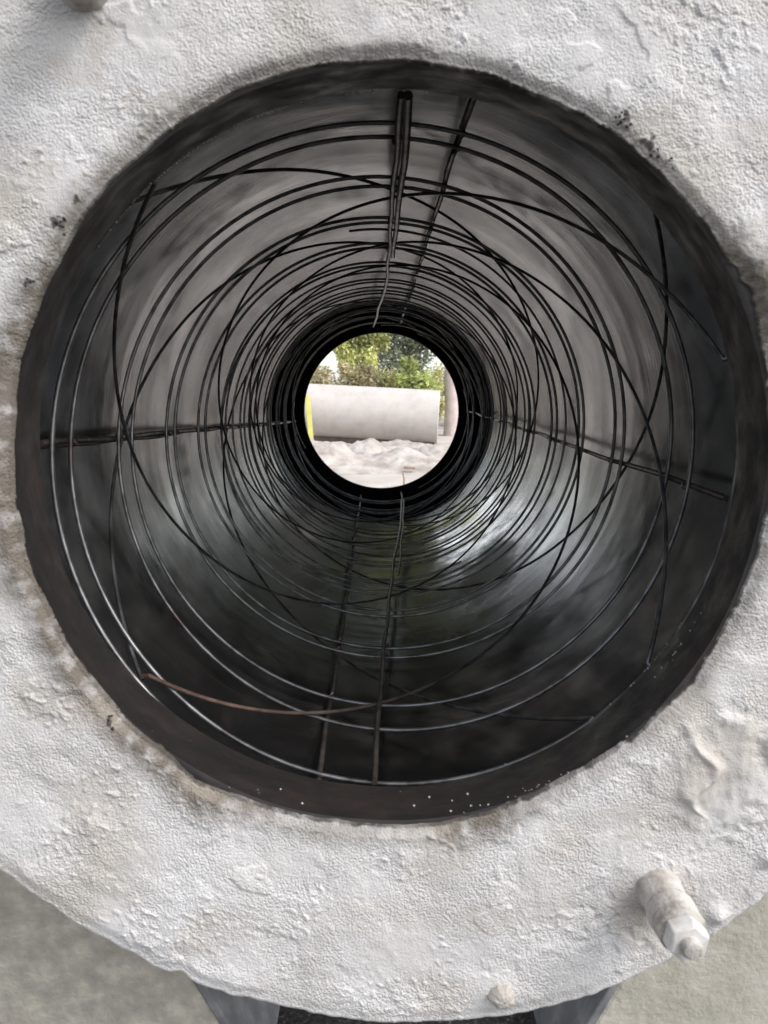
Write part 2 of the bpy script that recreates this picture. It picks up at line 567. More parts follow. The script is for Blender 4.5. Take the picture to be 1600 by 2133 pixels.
# rough limewash plaster skin over the front flange
def make_plaster():
    nr, nt = 190, 2500
    RO = 0.478
    t = np.linspace(0, 2 * PI, nt, endpoint=False)
    thd = (np.degrees(-t) + 180) % 360 - 180          # clockwise from the right
    ct, st = np.cos(t), np.sin(t)
    # ragged inner lip
    rin = 0.3026 + 0.0018 * fbm(ct * 2.6, st * 2.6, 1, 2) + 0.0012 * fbm(ct * 9, st * 9, 2, 2) + 0.0011 * np.maximum(0, fbm(ct * 70, st * 70, 12, 3)) * sstep(-0.2, 0.5, vnoise(ct * 5, st * 5, 13)) + 0.0003 * fbm(ct * 34, st * 34, 3, 3)
    bite = lambda a, wd, amp: amp * np.exp(-(((thd - a + 180) % 360 - 180) / wd) ** 2)
    rin += bite(-27, 5.0, 0.007) * (1 + 0.6 * vnoise(ct * 40, st * 40, 5)) + bite(121, 4, 0.004) + bite(35, 2.5, 0.004) - bite(182, 40, 0.0045) - bite(64, 16, 0.0025) - bite(-70, 30, 0.002)
    rout = RO + 0.0018 * fbm(ct * 6, st * 6, 8, 4) + 0.0012 * fbm(ct * 25, st * 25, 9, 2)
    rout += bite(68, 36, 0.022)
    rout -= bite(152, 1.6, 0.004) + bite(112.5, 0.9, 0.004)
    # the flat face in nr steps, then the rounded edge and the back
    s = np.linspace(0, 1, nr)
    Rg = rin[:, None] + (rout - 0.006 - rin)[:, None] * s[None]
    X = Rg * ct[:, None]
    Z = Rg * st[:, None]
    din = Rg - rin[:, None]
    dout = rout[:, None] - Rg
    th = thd[:, None] + 0 * Rg
    # trowel-smoothed patches
    smooth = sstep(0.15, 0.55, fbm(X * 11, Z * 11, 21, 3))

    def patch(x0, z0, rx, rz, seed):
        d = ((X - x0) / rx) ** 2 + ((Z - z0) / rz) ** 2 + 0.6 * fbm(X * 35, Z * 35, seed, 3)
        return 1 - sstep(0.35, 1.15, d)
    pt = np.maximum.reduce([patch(0.292, 0.165, 0.035, 0.065, 3), patch(0.283, -0.255, 0.055, 0.06, 4)])
    smooth = np.maximum(smooth * 0.5, pt * 0.6)
    rough = 1 - smooth
    X1, Z1 = X * 0.80 - Z * 0.60, X * 0.60 + Z * 0.80
    X2, Z2 = X * 0.42 + Z * 0.91, -X * 0.91 + Z * 0.42
    wx, wz = 0.0022 * vnoise(X * 90, Z * 90, 38), 0.0022 * vnoise(X * 90, Z * 90, 39)
    a1 = vnoise((X1 + wx) * 330, (Z1 + wz) * 230, 31)
    a2 = vnoise((X2 + wz) * 180 + 5, (Z2 + wx) * 180, 32)
    a3 = vnoise((X + wx) * 430, (Z + wz) * 430, 33)
    fine = (0.00045 * a1 + 0.00012 * a2 + 0.00055 * a3) * (0.32 + 0.40 * np.clip(fbm(X2 * 17, Z2 * 17, 40, 2), -0.3, 1))
    crumb = 0.0030 * np.maximum(0, vnoise(X2 * 170, Z2 * 170, 35) - 0.22) * sstep(-0.1, 0.5, fbm(X * 14, Z * 14, 36))
    mid = 0.0006 * fbm(X * 42, Z * 42, 41, 2)
    big = 0.0016 * fbm(X * 9, Z * 9, 51, 2)
    keep = sstep(-0.1, 0.5, fbm(X1 * 7, Z1 * 7, 47, 2))
    scab = 0.0009 * sstep(-0.05, 0.35, fbm(X1 * 13, Z1 * 13, 43, 4)) + 0.0011 * keep * sstep(0.10, 0.30, fbm(X2 * 26, Z2 * 26, 44, 3))
    pits = 0.0016 * np.maximum(0, vnoise(X1 * 95, Z1 * 95, 46) - 0.5)
    H = 0.0045 + scab - pits + big + mid * (0.35 + 0.65 * rough) + fine * (0.16 + 0.84 * rough) + crumb * rough
    H += pt * (0.0022 + 0.0022 * fbm(X * 38, Z * 26, 48, 3))                                        # thick smeared skin
    # ridge of run-down render beside the smooth patch at lower right, scars low down
    dr = np.abs(X - 0.327 - 0.012 * np.sin(Z * 90)) + 0.4 * np.maximum(0, np.abs(Z + 0.225) - 0.035)
    H += 0.0045 * np.exp(-(dr / 0.0055) ** 2) * (0.6 + 0.5 * vnoise(X * 120, Z * 120, 49))
    dq = np.abs(X - 0.262 - 0.010 * np.sin(Z * 120)) + 0.4 * np.maximum(0, np.abs(Z + 0.255) - 0.022)
    H += 0.0035 * np.exp(-(dq / 0.005) ** 2)
    dq = np.abs(X - 0.300 - 0.02 * (Z - 0.16) / 0.05 - 0.006 * np.sin(Z * 150)) + 0.4 * np.maximum(0, np.abs(Z - 0.175) - 0.05)
    H += 0.004 * np.exp(-(dq / 0.006) ** 2)
    scar = sstep(0.1, 0.5, fbm(X * 60, Z * 60, 61, 2)) * np.exp(-(((X - 0.20) / 0.04) ** 2 + ((Z + 0.395) / 0.03) ** 2))
    H -= 0.003 * scar
    def lump(x0, z0, r, h): return h * np.exp(-(((X - x0) ** 2 + (Z - z0) ** 2) / r ** 2))
    H += lump(0.285, -0.385, 0.009, 0.006) + lump(0.2310, -0.3590, 0.025, 0.003) + lump(0.0995, -0.460, 0.017, 0.005) + lump(-0.2175, 0.349, 0.022, 0.003) + lump(-0.36, -0.27, 0.012, 0.003) + lump(-0.25, -0.30, 0.012, 0.0025)
    H += lump(0.325, -0.33, 0.008, 0.005)
    H *= sstep(-0.0005, 0.010, din) * 0.92 + 0.08            # feather out at the lip
    H = H * (0.55 + 0.45 * sstep(0.0, 0.012, dout - 0.006))
    H = np.maximum(H, 0.0008)
    Yv = -H + 0.0015
    rows = [np.stack([X, Yv, Z], -1)]
    # rounded rim
    yl = Yv[:, -1]
    for k in range(1, 9):
        a = k / 8 * PI / 2
        r = rout - 0.006 + 0.006 * np.sin(a)
        y = yl + 0.006 * (1 - np.cos(a))
        rows.append(np.stack([r * ct, y, r * st], -1)[:, None])
    r2 = rout - 0.0005 + 0.0012 * fbm(ct * 30, st * 30, 77, 2)
    for y, r in ((0.018, r2), (0.036, r2 - 0.001), (0.037, r2 * 0 + 0.4682)):
        rows.append(np.stack([r * ct, 0 * r + y, r * st], -1)[:, None])
    # inner return to the steel lip
    inner = np.stack([(rin - 0.0006) * ct, 0 * rin + 0.006, (rin - 0.0006) * st], -1)[:, None]
    V = np.concatenate([inner] + rows, 1)
    nc = V.shape[1]
    me = np_mesh('plaster_coat', V.reshape(-1, 3), grid_faces(nt, nc, True, False))
    # stains: R olive-brown lip stain, G beige dirt, B black oil at the lip
    wl = 0.50 + 0.60 * np.exp(-(((th - 175 + 180) % 360 - 180) / 42) ** 2) + 0.5 * bite(-27, 9, 1)[:, None] + 0.35 * bite(125, 14, 1)[:, None] + 0.5 * bite(77, 8, 1)[:, None]
    wid = 0.006 + 0.028 * np.clip(wl, 0, 1.2) * (0.8 + 0.4 * vnoise(X * 15, Z * 15, 71))
    g1 = np.clip(1.25 - din / np.maximum(wid, 0.002), 0, 1) ** 1.1 * np.clip(0.9 + 0.45 * fbm(X * 70, Z * 70, 73, 4), 0, 1)
    g1 = g1 * np.clip(wl * 1.1, 0, 1)
    g2 = 0.50 * sstep(0.1, 0.75, fbm(X * 7 + 3, Z * 7, 81, 3)) + 0.6 * np.exp(-(((X - 0.03) / 0.09) ** 2 + ((Z + 0.386) / 0.013) ** 2)) * (0.5 + 0.5 * vnoise(X * 50, Z * 50, 83))
    g2 += 0.5 * np.exp(-((np.hypot(X - 0.225, Z + 0.38)) / 0.03) ** 2)
    g2 += 0.35 * sstep(0.2, 0.6, fbm(X * 16, Z * 16, 85, 3)) * sstep(0.0, -0.2, X) * sstep(0.1, 0.3, Z)
    g3 = (1 - sstep(0.0002, 0.0020, din + 0.0016 * fbm(X * 120, Z * 120, 91, 2))) * np.clip(0.75 + 0.6 * vnoise(X * 30, Z * 30, 93), 0, 1) * (1 - 0.8 * np.clip(bite(182, 45, 1), 0, 1)[:, None])
    # splashes of tar on the upper left and upper right lip
    for a, rr, wdt, sd in ((-143, 0.312, 0.006, 3), (-152, 0.309, 0.0045, 4), (-57, 0.315, 0.007, 5), (-139, 0.309, 0.005, 7), (-52, 0.310, 0.008, 8), (138, 0.312, 0.006, 9)):
        x0, z0 = rr * math.cos(rad(-a)), rr * math.sin(rad(-a))
        d = np.hypot(X - x0, Z - z0) / wdt + 0.8 * fbm(X * 170, Z * 170, sd, 2)
        g3 = np.maximum(g3, 0.85 * (1 - sstep(0.25, 0.6, d)))
    T = np.stack([np.clip(g1, 0, 0.9), np.clip(g2, 0, 0.75), np.clip(g3, 0, 0.95)], -1)
    full = np.zeros((nt, nc, 3))
    full[:, 1:1 + nr] = T
    full[:, 0] = T[:, 0]
    full[:, 1 + nr:] = T[:, -1:] * 0.6
    full[:, -2:, 1] = 0.7
    vcol(me, 'tint', full.reshape(-1, 3))
    gr = np.ones((nt, nc, 3)) * 0.5
    gr[:, 1:1 + nr] = np.clip(rough * (0.75 + 0.5 * fbm(X * 20, Z * 20, 95, 2)), 0.08, 1.2)[:, :, None]
    vcol(me, 'grain', gr.reshape(-1, 3))
    return me


link('plaster_coat', make_plaster(), m_plaster, mould)


def rough_cyl(name, prof, seg, amp, seed, sharp=40):
    """short lathe pointing along -Y from y=0, capped"""
    pr = [(0.00005, prof[0][1])] + list(prof) + [(0.00005, prof[-1][1])]

    def j(t, y):
        return amp * fbm(np.cos(t) * 1.6 + y * 130, np.sin(t) * 1.6 + y * 40, seed, 2)
    return lathe(name, pr, seg, True, sharp, j)


def hexnut(name, af, y0, y1, bev=0.0018):
    bm = bmesh.new()
    R = af / math.sqrt(3)
    rings = [(R * 0.90, y0), (R * 0.97, y0 - bev), (R * 0.97, y1 + 0.0055), (R * 0.93, y1 + 0.0018), (R * 0.86, y1)]
    vs = []
    for r, y in rings:
        vs.append([bm.verts.new((r * math.cos(k * PI / 3 + 0.35), y, r * math.sin(k * PI / 3 + 0.35))) for k in range(6)])
    for a, b in zip(vs, vs[1:]):
        for k in range(6):
            bm.faces.new((a[k], a[(k + 1) % 6], b[(k + 1) % 6], b[k]))
    bm.faces.new(vs[0])
    bm.faces.new(vs[-1])
    bmesh.ops.bevel(bm, geom=bm.edges[:], offset=0.0006, segments=2, affect='EDGES')
    return bm_mesh(name, bm, True, 28)


def make_bolt(x, z, label):
    o = link('bolt', rough_cyl('bolt', [(0.0225, 0.004), (0.0200, -0.004), (0.0186, -0.014), (0.0182, -0.0275), (0.0162, -0.0283), (0.0162, -0.0315), (0.0200, -0.0322), (0.0198, -0.0430), (0.0184, -0.0438), (0.0184, -0.0452), (0.0196, -0.0460), (0.0192, -0.0545), (0.0165, -0.0560)], 64, 0.0007, int(abs(x) * 900)), m_bolt, mould)
    o.location = (x, 0, z)
    o['label'] = label
    n = link('nut', hexnut('nut', 0.0310, -0.0555, -0.0700), m_nut, o)
    link('stud_tip', rough_cyl('stud_tip', [(0.0078, -0.066), (0.0078, -0.0752), (0.0070, -0.0772), (0.0048, -0.0780)], 32, 0.0002, 3), m_bolt, n)
    return o


make_bolt(0.2310, -0.3590, 'limewashed bolt with hexagonal nut at lower right of the flange')
make_bolt(-0.2175, 0.3495, 'limewashed bolt at upper left of the flange')
# stub of a cut-off stud smothered in plaster near the bottom edge
stub = link('plastered_stub', rough_cyl('plastered_stub', [(0.0125, 0.004), (0.0112, -0.006), (0.0092, -0.011), (0.0062, -0.0135), (0.003, -0.0142)], 40, 0.0030, 17, 60), m_plaster, mould)
stub.location = (0.0995, 0, -0.4600)
vcol(stub.data, 'grain', np.full((len(stub.data.vertices), 3), 0.6))
vcol(stub.data, 'tint', np.tile(np.array([[0.2, 0.7, 0.0]]), (len(stub.data.vertices), 1)))


# crumbs of plaster and grit on the ring and its lip
def make_crumbs():
    bm = bmesh.new()

    def crumb(r, y, thd, s):
        a = rad(-thd)
        c = Vector((r * math.cos(a), y, r * math.sin(a)))
        q = bmesh.ops.create_icosphere(bm, subdivisions=1, radius=s)
        for v in q['verts']:
            v.co = Vector((v.co.x * random.uniform(0.6, 1.3), v.co.y * random.uniform(0.6, 1.3), v.co.z * random.uniform(0.6, 1.3))) + c
    for _ in range(34):                                     # along the bottom of the ring
        a = random.gauss(100, 26)
        y = 0.004 + 0.05 * random.random() ** 2.2
        r = 0.3012 + max(0, y - 0.012) * 0.178
        crumb(r - 0.0002, y, a, 0.0003 + 0.0012 * random.random() ** 3)
    for a0, sp, y0, n in ((-126, 9, 0.090, 70), (-104, 8, 0.092, 40), (32, 3, 0.06, 16), (66, 4, 0.012, 12), (40, 10, 0.09, 24)):
        for _ in range(n):                                   # streaks of residue on the inner edge
            a = random.gauss(a0, sp)
            y = y0 + random.gauss(0, 0.0014)
            r = 0.3012 + max(0, y - 0.012) * 0.178
            crumb(r - 0.0002, y, a, random.uniform(0.0003, 0.0009))
    return bm_mesh('plaster_crumbs', bm, True)


m_crumb = stone('crumb', [(0.28, 0.26, 0.24), (0.40, 0.38, 0.36), (0.52, 0.50, 0.48)], 200, 300, 0.0002)
tag(link('plaster_crumbs', make_crumbs(), m_crumb, mould), kind='stuff')


def make_grit():
    bm = bmesh.new()
    for a0, r0, n, spr in ((-143, 0.3085, 9, 0.7), (-152, 0.3065, 5, 0.6), (-57, 0.310, 10, 1.0), (-50, 0.307, 8, 1.2), (138, 0.309, 5, 0.8)):
        for _ in range(n):
            a = rad(-(a0 + random.gauss(0, spr * 0.8)))
            r = r0 + random.gauss(0, 0.0025)
            s = random.uniform(0.0006, 0.0017)
            c = Vector((r * math.cos(a), -0.0035 - random.random() * 0.002, r * math.sin(a)))
            q = bmesh.ops.create_icosphere(bm, subdivisions=1, radius=s)
            for v in q['verts']:
                v.co = Vector((v.co.x * random.uniform(0.6, 1.5), v.co.y, v.co.z * random.uniform(0.6, 1.5))) + c
    return bm_mesh('tar_crumbs', bm, True)


tag(link('tar_crumbs', make_grit(), m_ring, mould), kind='stuff')

# ---------------------------------------------------------------- reinforcement cage
cage = tag(empty('rebar_cage', (0, 0, AX)), 'dark steel wire reinforcement cage of spiral hoops and long bars inside the mould', 'rebar cage')
RC = 0.323


def pol(r, y, thd):
    a = np.radians(-np.asarray(thd, dtype=float))
    r = np.asarray(r) + 0 * a
    y = np.asarray(y) + 0 * a
    return np.stack([r * np.cos(a), y, r * np.sin(a)], -1)


def n1(x, seed):
    return vnoise(np.asarray(x, dtype=float), np.full(np.shape(x), seed * 7.31 + 0.5), seed)


# two parallel hoop spirals, winding clockwise and away from the front
def spiral(kd, ky, seed):
    deg = np.arange(kd[0], 360 * 11.4, 3.0)                           # 0 deg = left
    turn = deg / 360.0
    y = np.where(deg <= 360, np.interp(deg, kd, ky), ky[-1] + 0.1975 * (turn - 1))
    y = np.convolve(np.pad(y, 10, 'reflect', reflect_type='odd'), np.ones(21) / 21, 'valid')
    y = np.maximum(y, 0.0985)
    y += 0.010 * n1(turn * 1.7, seed) * sstep(0.8, 2.0, turn) + 0.024 * n1(turn * 0.63, seed + 3) * sstep(1.5, 4.0, turn) + 0.02 * n1(turn * 2.3, seed + 8) * sstep(3, 6, turn)
    k = y < 2.235
    k[np.argmin(k):] = False
    deg, turn, y = deg[k], turn[k], y[k]
    r = RC + 0.0022 * n1(turn * 2.9, seed + 5)
    return pol(r, y, 180 + deg)


link('hoop_wire', tube('hoop_wire', spiral([-50, 0, 90, 180, 270, 360], [0.098, 0.130, 0.190, 0.200, 0.225, 0.320], 1), 0.0024, 8), m_wire, cage)
link('hoop_wire', tube('hoop_wire', spiral([-330, -200, -90, 0, 90, 180, 270, 360], [0.099, 0.099, 0.101, 0.178, 0.230, 0.262, 0.290, 0.362], 2), 0.0024, 8), m_wire, cage)


# a third, looser spiral deeper inside
dg = np.arange(0, 360 * 5.6, 3.0)
yq = 0.92 + 0.225 * dg / 360 + 0.03 * n1(dg / 300, 61) + 0.02 * n1(dg / 130, 62)
dg, yq = dg[yq < 2.22], yq[yq < 2.22]
link('hoop_wire', tube('hoop_wire', pol(RC + 0.002 * n1(dg / 120, 63), yq, 60 + dg), 0.0022, 8), m_wire, cage)


dg = np.arange(0, 360 * 4.6, 3.0)
yq = 0.62 + 0.33 * dg / 360 + 0.05 * n1(dg / 210, 65) + 0.03 * n1(dg / 100, 66)
dg, yq = dg[yq < 2.2], yq[yq < 2.2]
link('hoop_wire', tube('hoop_wire', pol(RC + 0.003 * n1(dg / 90, 67), yq, -100 + dg), 0.0020, 8), m_wire, cage)


# eight steep wires crossing the hoops, four winding each way; the rusty one is bent back at the front
def steep(a0, y0, pitch, seed, off):
    yy = np.linspace(y0, 2.22, 150)
    q = yy - y0
    a = a0 + 360 * q / pitch + 5 * n1(yy * 2.2, seed) * sstep(0.1, 0.5, q)
    return np.vstack([pol([0.3265], [0.0975], [a[0]]), pol(RC + off + 0.0015 * n1(yy * 5, seed + 2), yy, a)]) if y0 < 0.11 else pol(RC + off + 0.0015 * n1(yy * 5, seed + 2), yy, a)


for i, (a0, y0, p) in enumerate(((-137, 0.103, 2.45), (-45, 0.103, 2.20), (50, 0.103, 2.5), (138.3, 0.119, 1.85))):
    link('steep_wire', tube('steep_wire', steep(a0, y0, p, 20 + i * 11, 0.0046), 0.0021, 8), m_wire, cage)
for i, (a0, y0, p) in enumerate(((-130, 0.103, -1.75), (-17, 0.103, -1.75), (38, 0.103, -1.85))):
    link('steep_wire', tube('steep_wire', steep(a0, y0, p, 64 + i * 11, -0.0046), 0.0021, 8), m_wire, cage)
bw = link('bent_wire', tube('bent_wire', np.vstack([pol([RC + 0.0046], [0.122], [138.8]), steep(138.2, 0.117, -1.35, 97, -0.0046)]), 0.0022, 8), m_rustwire, cage)
bw['label'] = 'rusty brown bent wire at lower left'


# long bars
def long_bar(keys, r0, rb, seed, y_from=None, y_to=None):
    ky = [k[0] for k in keys]
    ka = [k[1] for k in keys]
    yy = np.arange(y_from if y_from is not None else ky[0], y_to if y_to is not None else ky[-1], 0.015)
    a = np.interp(yy, ky, ka)
    k = np.ones(7) / 7
    a = np.convolve(np.pad(a, 3, 'edge'), k, 'valid') + 0.5 * n1(yy * 5, seed)
    return tube('long_bar', pol(r0 + 0.0008 * n1(yy * 7, seed + 1), yy, a), rb, 10)


IN = RC - 0.0054
OUT = RC + 0.0056
BARS = [
    ([(0.120, -177.3), (0.41, -178.3), (2.04, -185.8), (2.265, -186.5)], OUT, 0.0034, 3),
    ([(0.130, -177.9), (0.41, -179.2), (1.1, -181), (2.04, -185.2), (2.265, -186)], OUT + 0.004, 0.0026, 5),
    ([(0.104, -88.2), (1.15, -88.3), (2.22, -95.3), (2.265, -95.6)], IN - 0.001, 0.0036, 7),
    ([(0.104, -86.8), (0.86, -86.9)], IN - 0.001, 0.0042, 9),
    ([(0.104, -77.2), (1.53, -77.3), (2.265, -78)], OUT, 0.0034, 11),
    ([(0.125, 6.6), (1.1, 3.0), (2.06, -0.1), (2.265, -0.6)], OUT, 0.0034, 13),
    ([(0.0975, 92.9), (1.0, 86.5), (1.5, 80.5), (2.1, 76.5), (2.265, 76)], IN - 0.001, 0.0030, 15),
    ([(0.95, 84.5), (1.5, 79.3), (2.05, 75.8)], IN, 0.0024, 16),
    ([(0.104, 102.3), (1.92, 103.4), (2.265, 104)], OUT, 0.0031, 17),
]
for keys, r0, rb, sd in BARS:
    link('long_bar', long_bar(keys, r0, rb, sd), m_bar, cage)


# twisted tie wires where the long bars cross the two main spirals
def knot_mesh():
    q = np.linspace(0, 2 * PI * 1.6, 30)
    loop = np.stack([0.0062 * np.cos(q) * 0.8, 0.0045 * np.sin(q) * 0.9 + 0.0005 * q, 0.0062 * np.sin(q + 0.5)], -1)
    tail = loop[-1] + np.array([[0.002, 0.002, 0.002], [0.003, 0.005, 0.005], [0.002, 0.009, 0.008]])
    return tube('tie_wire', np.vstack([loop, tail]), 0.0011, 6)


km = None
random.seed(11)
SPIRALS = (spiral([-50, 0, 90, 180, 270, 360], [0.098, 0.130, 0.190, 0.200, 0.225, 0.320], 1), spiral([-330, -200, -90, 0, 90, 180, 270, 360], [0.099, 0.099, 0.101, 0.178, 0.230, 0.262, 0.290, 0.362], 2))
for keys, r0, rb, sd in BARS:
    if len(keys) < 4 and keys[0][0] > 0.5 or sd in (5, 9): continue
    ky, ka = [k[0] for k in keys], [k[1] for k in keys]
    for P in SPIRALS:
        ang = np.degrees(np.arctan2(-P[:, 2], P[:, 0]))
        d = (ang - np.interp(P[:, 1], ky, ka) + 180) % 360 - 180
        for i in np.nonzero((np.abs(d[:-1]) < 20) & (np.sign(d[:-1]) != np.sign(d[1:])))[0]:
            if not 0.15 < P[i, 1] < 1.5 or random.random() < 0.35: continue
            o = link('tie_wire', km or knot_mesh(), None if km else m_bar, cage)
            km = o.data
            o.location = (P[i] + (P[i + 1] - P[i]) * abs(d[i]) / (abs(d[i]) + abs(d[i + 1]))) * np.array([0.993, 1, 0.993])
            o.scale = (0.72, 0.72, 0.72)
            o.rotation_euler = (random.uniform(-0.5, 0.5), -math.atan2(P[i, 2], P[i, 0]) + PI / 2, random.uniform(-0.6, 0.6))


# ---------------------------------------------------------------- concrete cradle blocks
def cradle(sgn, mat, label):
    # outline in X-Z (relative to the axis), saddle arc under the barrel, raked inner face down into the ground
    R = 0.3812
    pts = [(1.05, -0.74), (1.05, -0.17)]
    a0 = math.asin(0.17 / R)
    for k in range(17):
        a = a0 + (rad(62) - a0) * k / 16
        pts.append((R * math.cos(a), -R * math.sin(a)))
    x_in = lambda z: 0.205 - (z + 0.588) * -0.52 if sgn < 0 else 0.2545 - (z + 0.579) * -0.49
    pts += [(x_in(-0.345), -0.345), (x_in(-0.74), -0.74)]
    y0, y1 = 0.14, 0.31
    bm = bmesh.new()
    f = [bm.verts.new((sgn * x, y0, z)) for x, z in pts]
    b = [bm.verts.new((sgn * x, y1, z)) for x, z in pts]
    n = len(pts)
    bm.faces.new(f)
    bm.faces.new(b[::-1])
    for k in range(n):
        bm.faces.new((f[k], b[k], b[(k + 1) % n], f[(k + 1) % n]))
    o = link('concrete_cradle', bm_mesh('concrete_cradle', bm), mat)
    o.location = (0, 0, AX)
    bv = o.modifiers.new('bevel', 'BEVEL')
    bv.width = 0.006
    bv.segments = 2
    tag(o, label, 'support block', 'concrete blocks carrying the mould')
    # steel facing plate standing against the raked inner face
    th = 0.012
    bm = bmesh.new()
    q = []
    for y in (y0 - 0.004, y1 + 0.004):
        for z in (-0.735, -0.40):
            for d in (0.0015, th):
                q.append(bm.verts.new((sgn * (x_in(z) - d), y, z)))
    for ix in ((0, 1, 3, 2), (4, 6, 7, 5), (0, 4, 5, 1), (2, 3, 7, 6), (0, 2, 6, 4), (1, 5, 7, 3)):
        bm.faces.new([q[i] for i in ix])
    p = link('steel_plate', bm_mesh('steel_plate', bm), m_plate, o)
    bv = p.modifiers.new('bevel', 'BEVEL')
    bv.width = 0.002
    bv.segments = 2
    return o


cradle(-1, m_pier_a, 'stained olive concrete block under the flange at lower left')
cradle(1, m_pier_b, 'pale trowelled concrete block under the flange at lower right behind the bolt')

# ---------------------------------------------------------------- the yard beyond
# concrete pipe lying across the view
PL, PR = 3.0, 0.415
pipe = link('concrete_pipe', lathe('concrete_pipe', [(PR - 0.012, -PL / 2), (PR, -PL / 2 + 0.012), (PR, PL / 2 - 0.012), (PR - 0.012, PL / 2), (PR - 0.07, PL / 2), (PR - 0.075, PL / 2 - 0.01), (PR - 0.075, -PL / 2 + 0.01), (PR - 0.07, -PL / 2)], 96), m_pipe)
pipe.rotation_euler = (0, rad(3.4), rad(-90 - 4))
pipe.rotation_euler = (Vector((1, -0.08, -0.052)).to_track_quat('Y', 'Z')).to_euler()
pipe.location = (0.93 - PL / 2, 11.2, 0.505)
tag(pipe, 'long pale concrete pipe lying on its side across the sandy yard', 'pipe')

bm = bmesh.new()
bmesh.ops.create_cube(bm, size=1)
for v in bm.verts: v.co = Vector((v.co.x * 0.075, v.co.y * 0.04, v.co.z * 1.0))
bmesh.ops.bevel(bm, geom=bm.edges[:], offset=0.006, segments=2, affect='EDGES')
ys = link('yellow_stake', bm_mesh('yellow_stake', bm), m_yellow)
ys.location = (-1.045, 10.60, 0.26)
ys.rotation_euler = (0, rad(-4), 0)
tag(ys, 'yellow painted stake standing before the left end of the concrete pipe', 'stake')


# long dark brown beam shape under the pipe
bm = bmesh.new()
bmesh.ops.create_cube(bm, size=1)
for v in bm.verts: v.co = Vector((v.co.x * 2.7, v.co.y * 0.16, v.co.z * 0.14))
bmesh.ops.bevel(bm, geom=bm.edges[:], offset=0.008, segments=1, affect='EDGES')
tb = link('dark_beam', bm_mesh('dark_beam', bm), m_darkbrown)
tb.location = (0.93 - PL / 2 + 0.08, 11.12, 0.035)
tb.rotation_euler = (0, rad(3.0), rad(-4.6))
tag(tb, 'long dark beam-shaped strip lying under the concrete pipe', 'beam')


# heap of sand
def make_heap():
    nx, ny = 260, 240
    xs = np.linspace(-3.4, 3.2, nx)
    yv = np.linspace(4.2, 10.9, ny)
    X, Y = np.meshgrid(xs, yv, indexing='ij')

    def pk(x0, y0, h, r): return h * np.maximum(0, 1 - np.hypot((X - x0), (Y - y0) * 0.85) / r) ** 1.1
    Z = np.maximum.reduce([pk(-0.62, 7.6, 0.30, 0.9), pk(-0.12, 8.4, 0.27, 0.7), pk(-1.3, 8.8, 0.42, 1.1), pk(0.25, 7.7, 0.22, 0.8), pk(0.75, 8.8, 0.16, 0.9), pk(-0.9, 9.8, 0.16, 1.6), pk(0.3, 10.6, 0.14, 1.3), pk(1.7, 7.4, 0.32, 1.2), pk(-2.5, 9.4, 0.45, 1.4)])
    Z = Z + (0.05 * fbm(X * 2.2, Y * 2.2, 5, 3) + 0.034 * fbm(X * 6, Y * 6, 6, 4)) * sstep(0.0, 0.15, Z)
    e = np.minimum.reduce([X + 3.4, 3.2 - X, Y - 4.2, 10.9 - Y])
    Z = Z * sstep(0, 0.5, e) - 0.085 + 0.045 * sstep(0, 0.4, e)
    return np_mesh('sand_heap', np.stack([X, Y, Z], -1).reshape(-1, 3), grid_faces(nx, ny))


tag(link('sand_heap', make_heap(), m_sand), 'heaps of pale loose sand in front of the concrete pipe', 'sand heap')

# bits of wood on the sand
bm = bmesh.new()
bmesh.ops.create_cube(bm, size=1)
for v in bm.verts: v.co = Vector((v.co.x * 0.115, v.co.y * 0.04, v.co.z * 0.024)) + Vector((0, 0, 0.004 * (1 if v.co.x > 0 else 0)))
bmesh.ops.bevel(bm, geom=bm.edges[:], offset=0.004, segments=1, affect='EDGES')
ch = link('wood_offcut', bm_mesh('wood_offcut', bm), m_wood)
ch.location = (0.30, 6.9, 0.035)
ch.rotation_euler = (0.05, 0.08, -0.15)
tag(ch, 'small brown wood offcut lying on the sand', 'wood scrap')
P = [(0.20, 5.7, -0.03), (0.205, 5.72, 0.05), (0.195, 5.74, 0.10), (0.21, 5.75, 0.12)]
tg = link('twig', tube('twig', P, [0.008, 0.007, 0.006, 0.003], 6), m_wood)
tag(tg, 'thin brown twig sticking up out of the sand', 'twig')

# bleached post at the right
P = np.array([(0, 0, -0.3), (0.01, 0, 0.5), (0.0, 0.01, 1.2), (-0.03, 0, 2.0), (-0.05, 0.01, 2.7)])
yy = np.linspace(0, 1, 24)
PP = np.stack([np.interp(yy, np.linspace(0, 1, 5), P[:, k]) for k in range(3)], -1)
po = link('wooden_post', tube('wooden_post', PP, 0.15 - 0.02 * yy + 0.006 * np.sin(yy * 17), 14), m_post)
po.location = (1.42, 14.2, 0)
tag(po, 'thick bleached wooden post standing to the right of the concrete pipe', 'post')


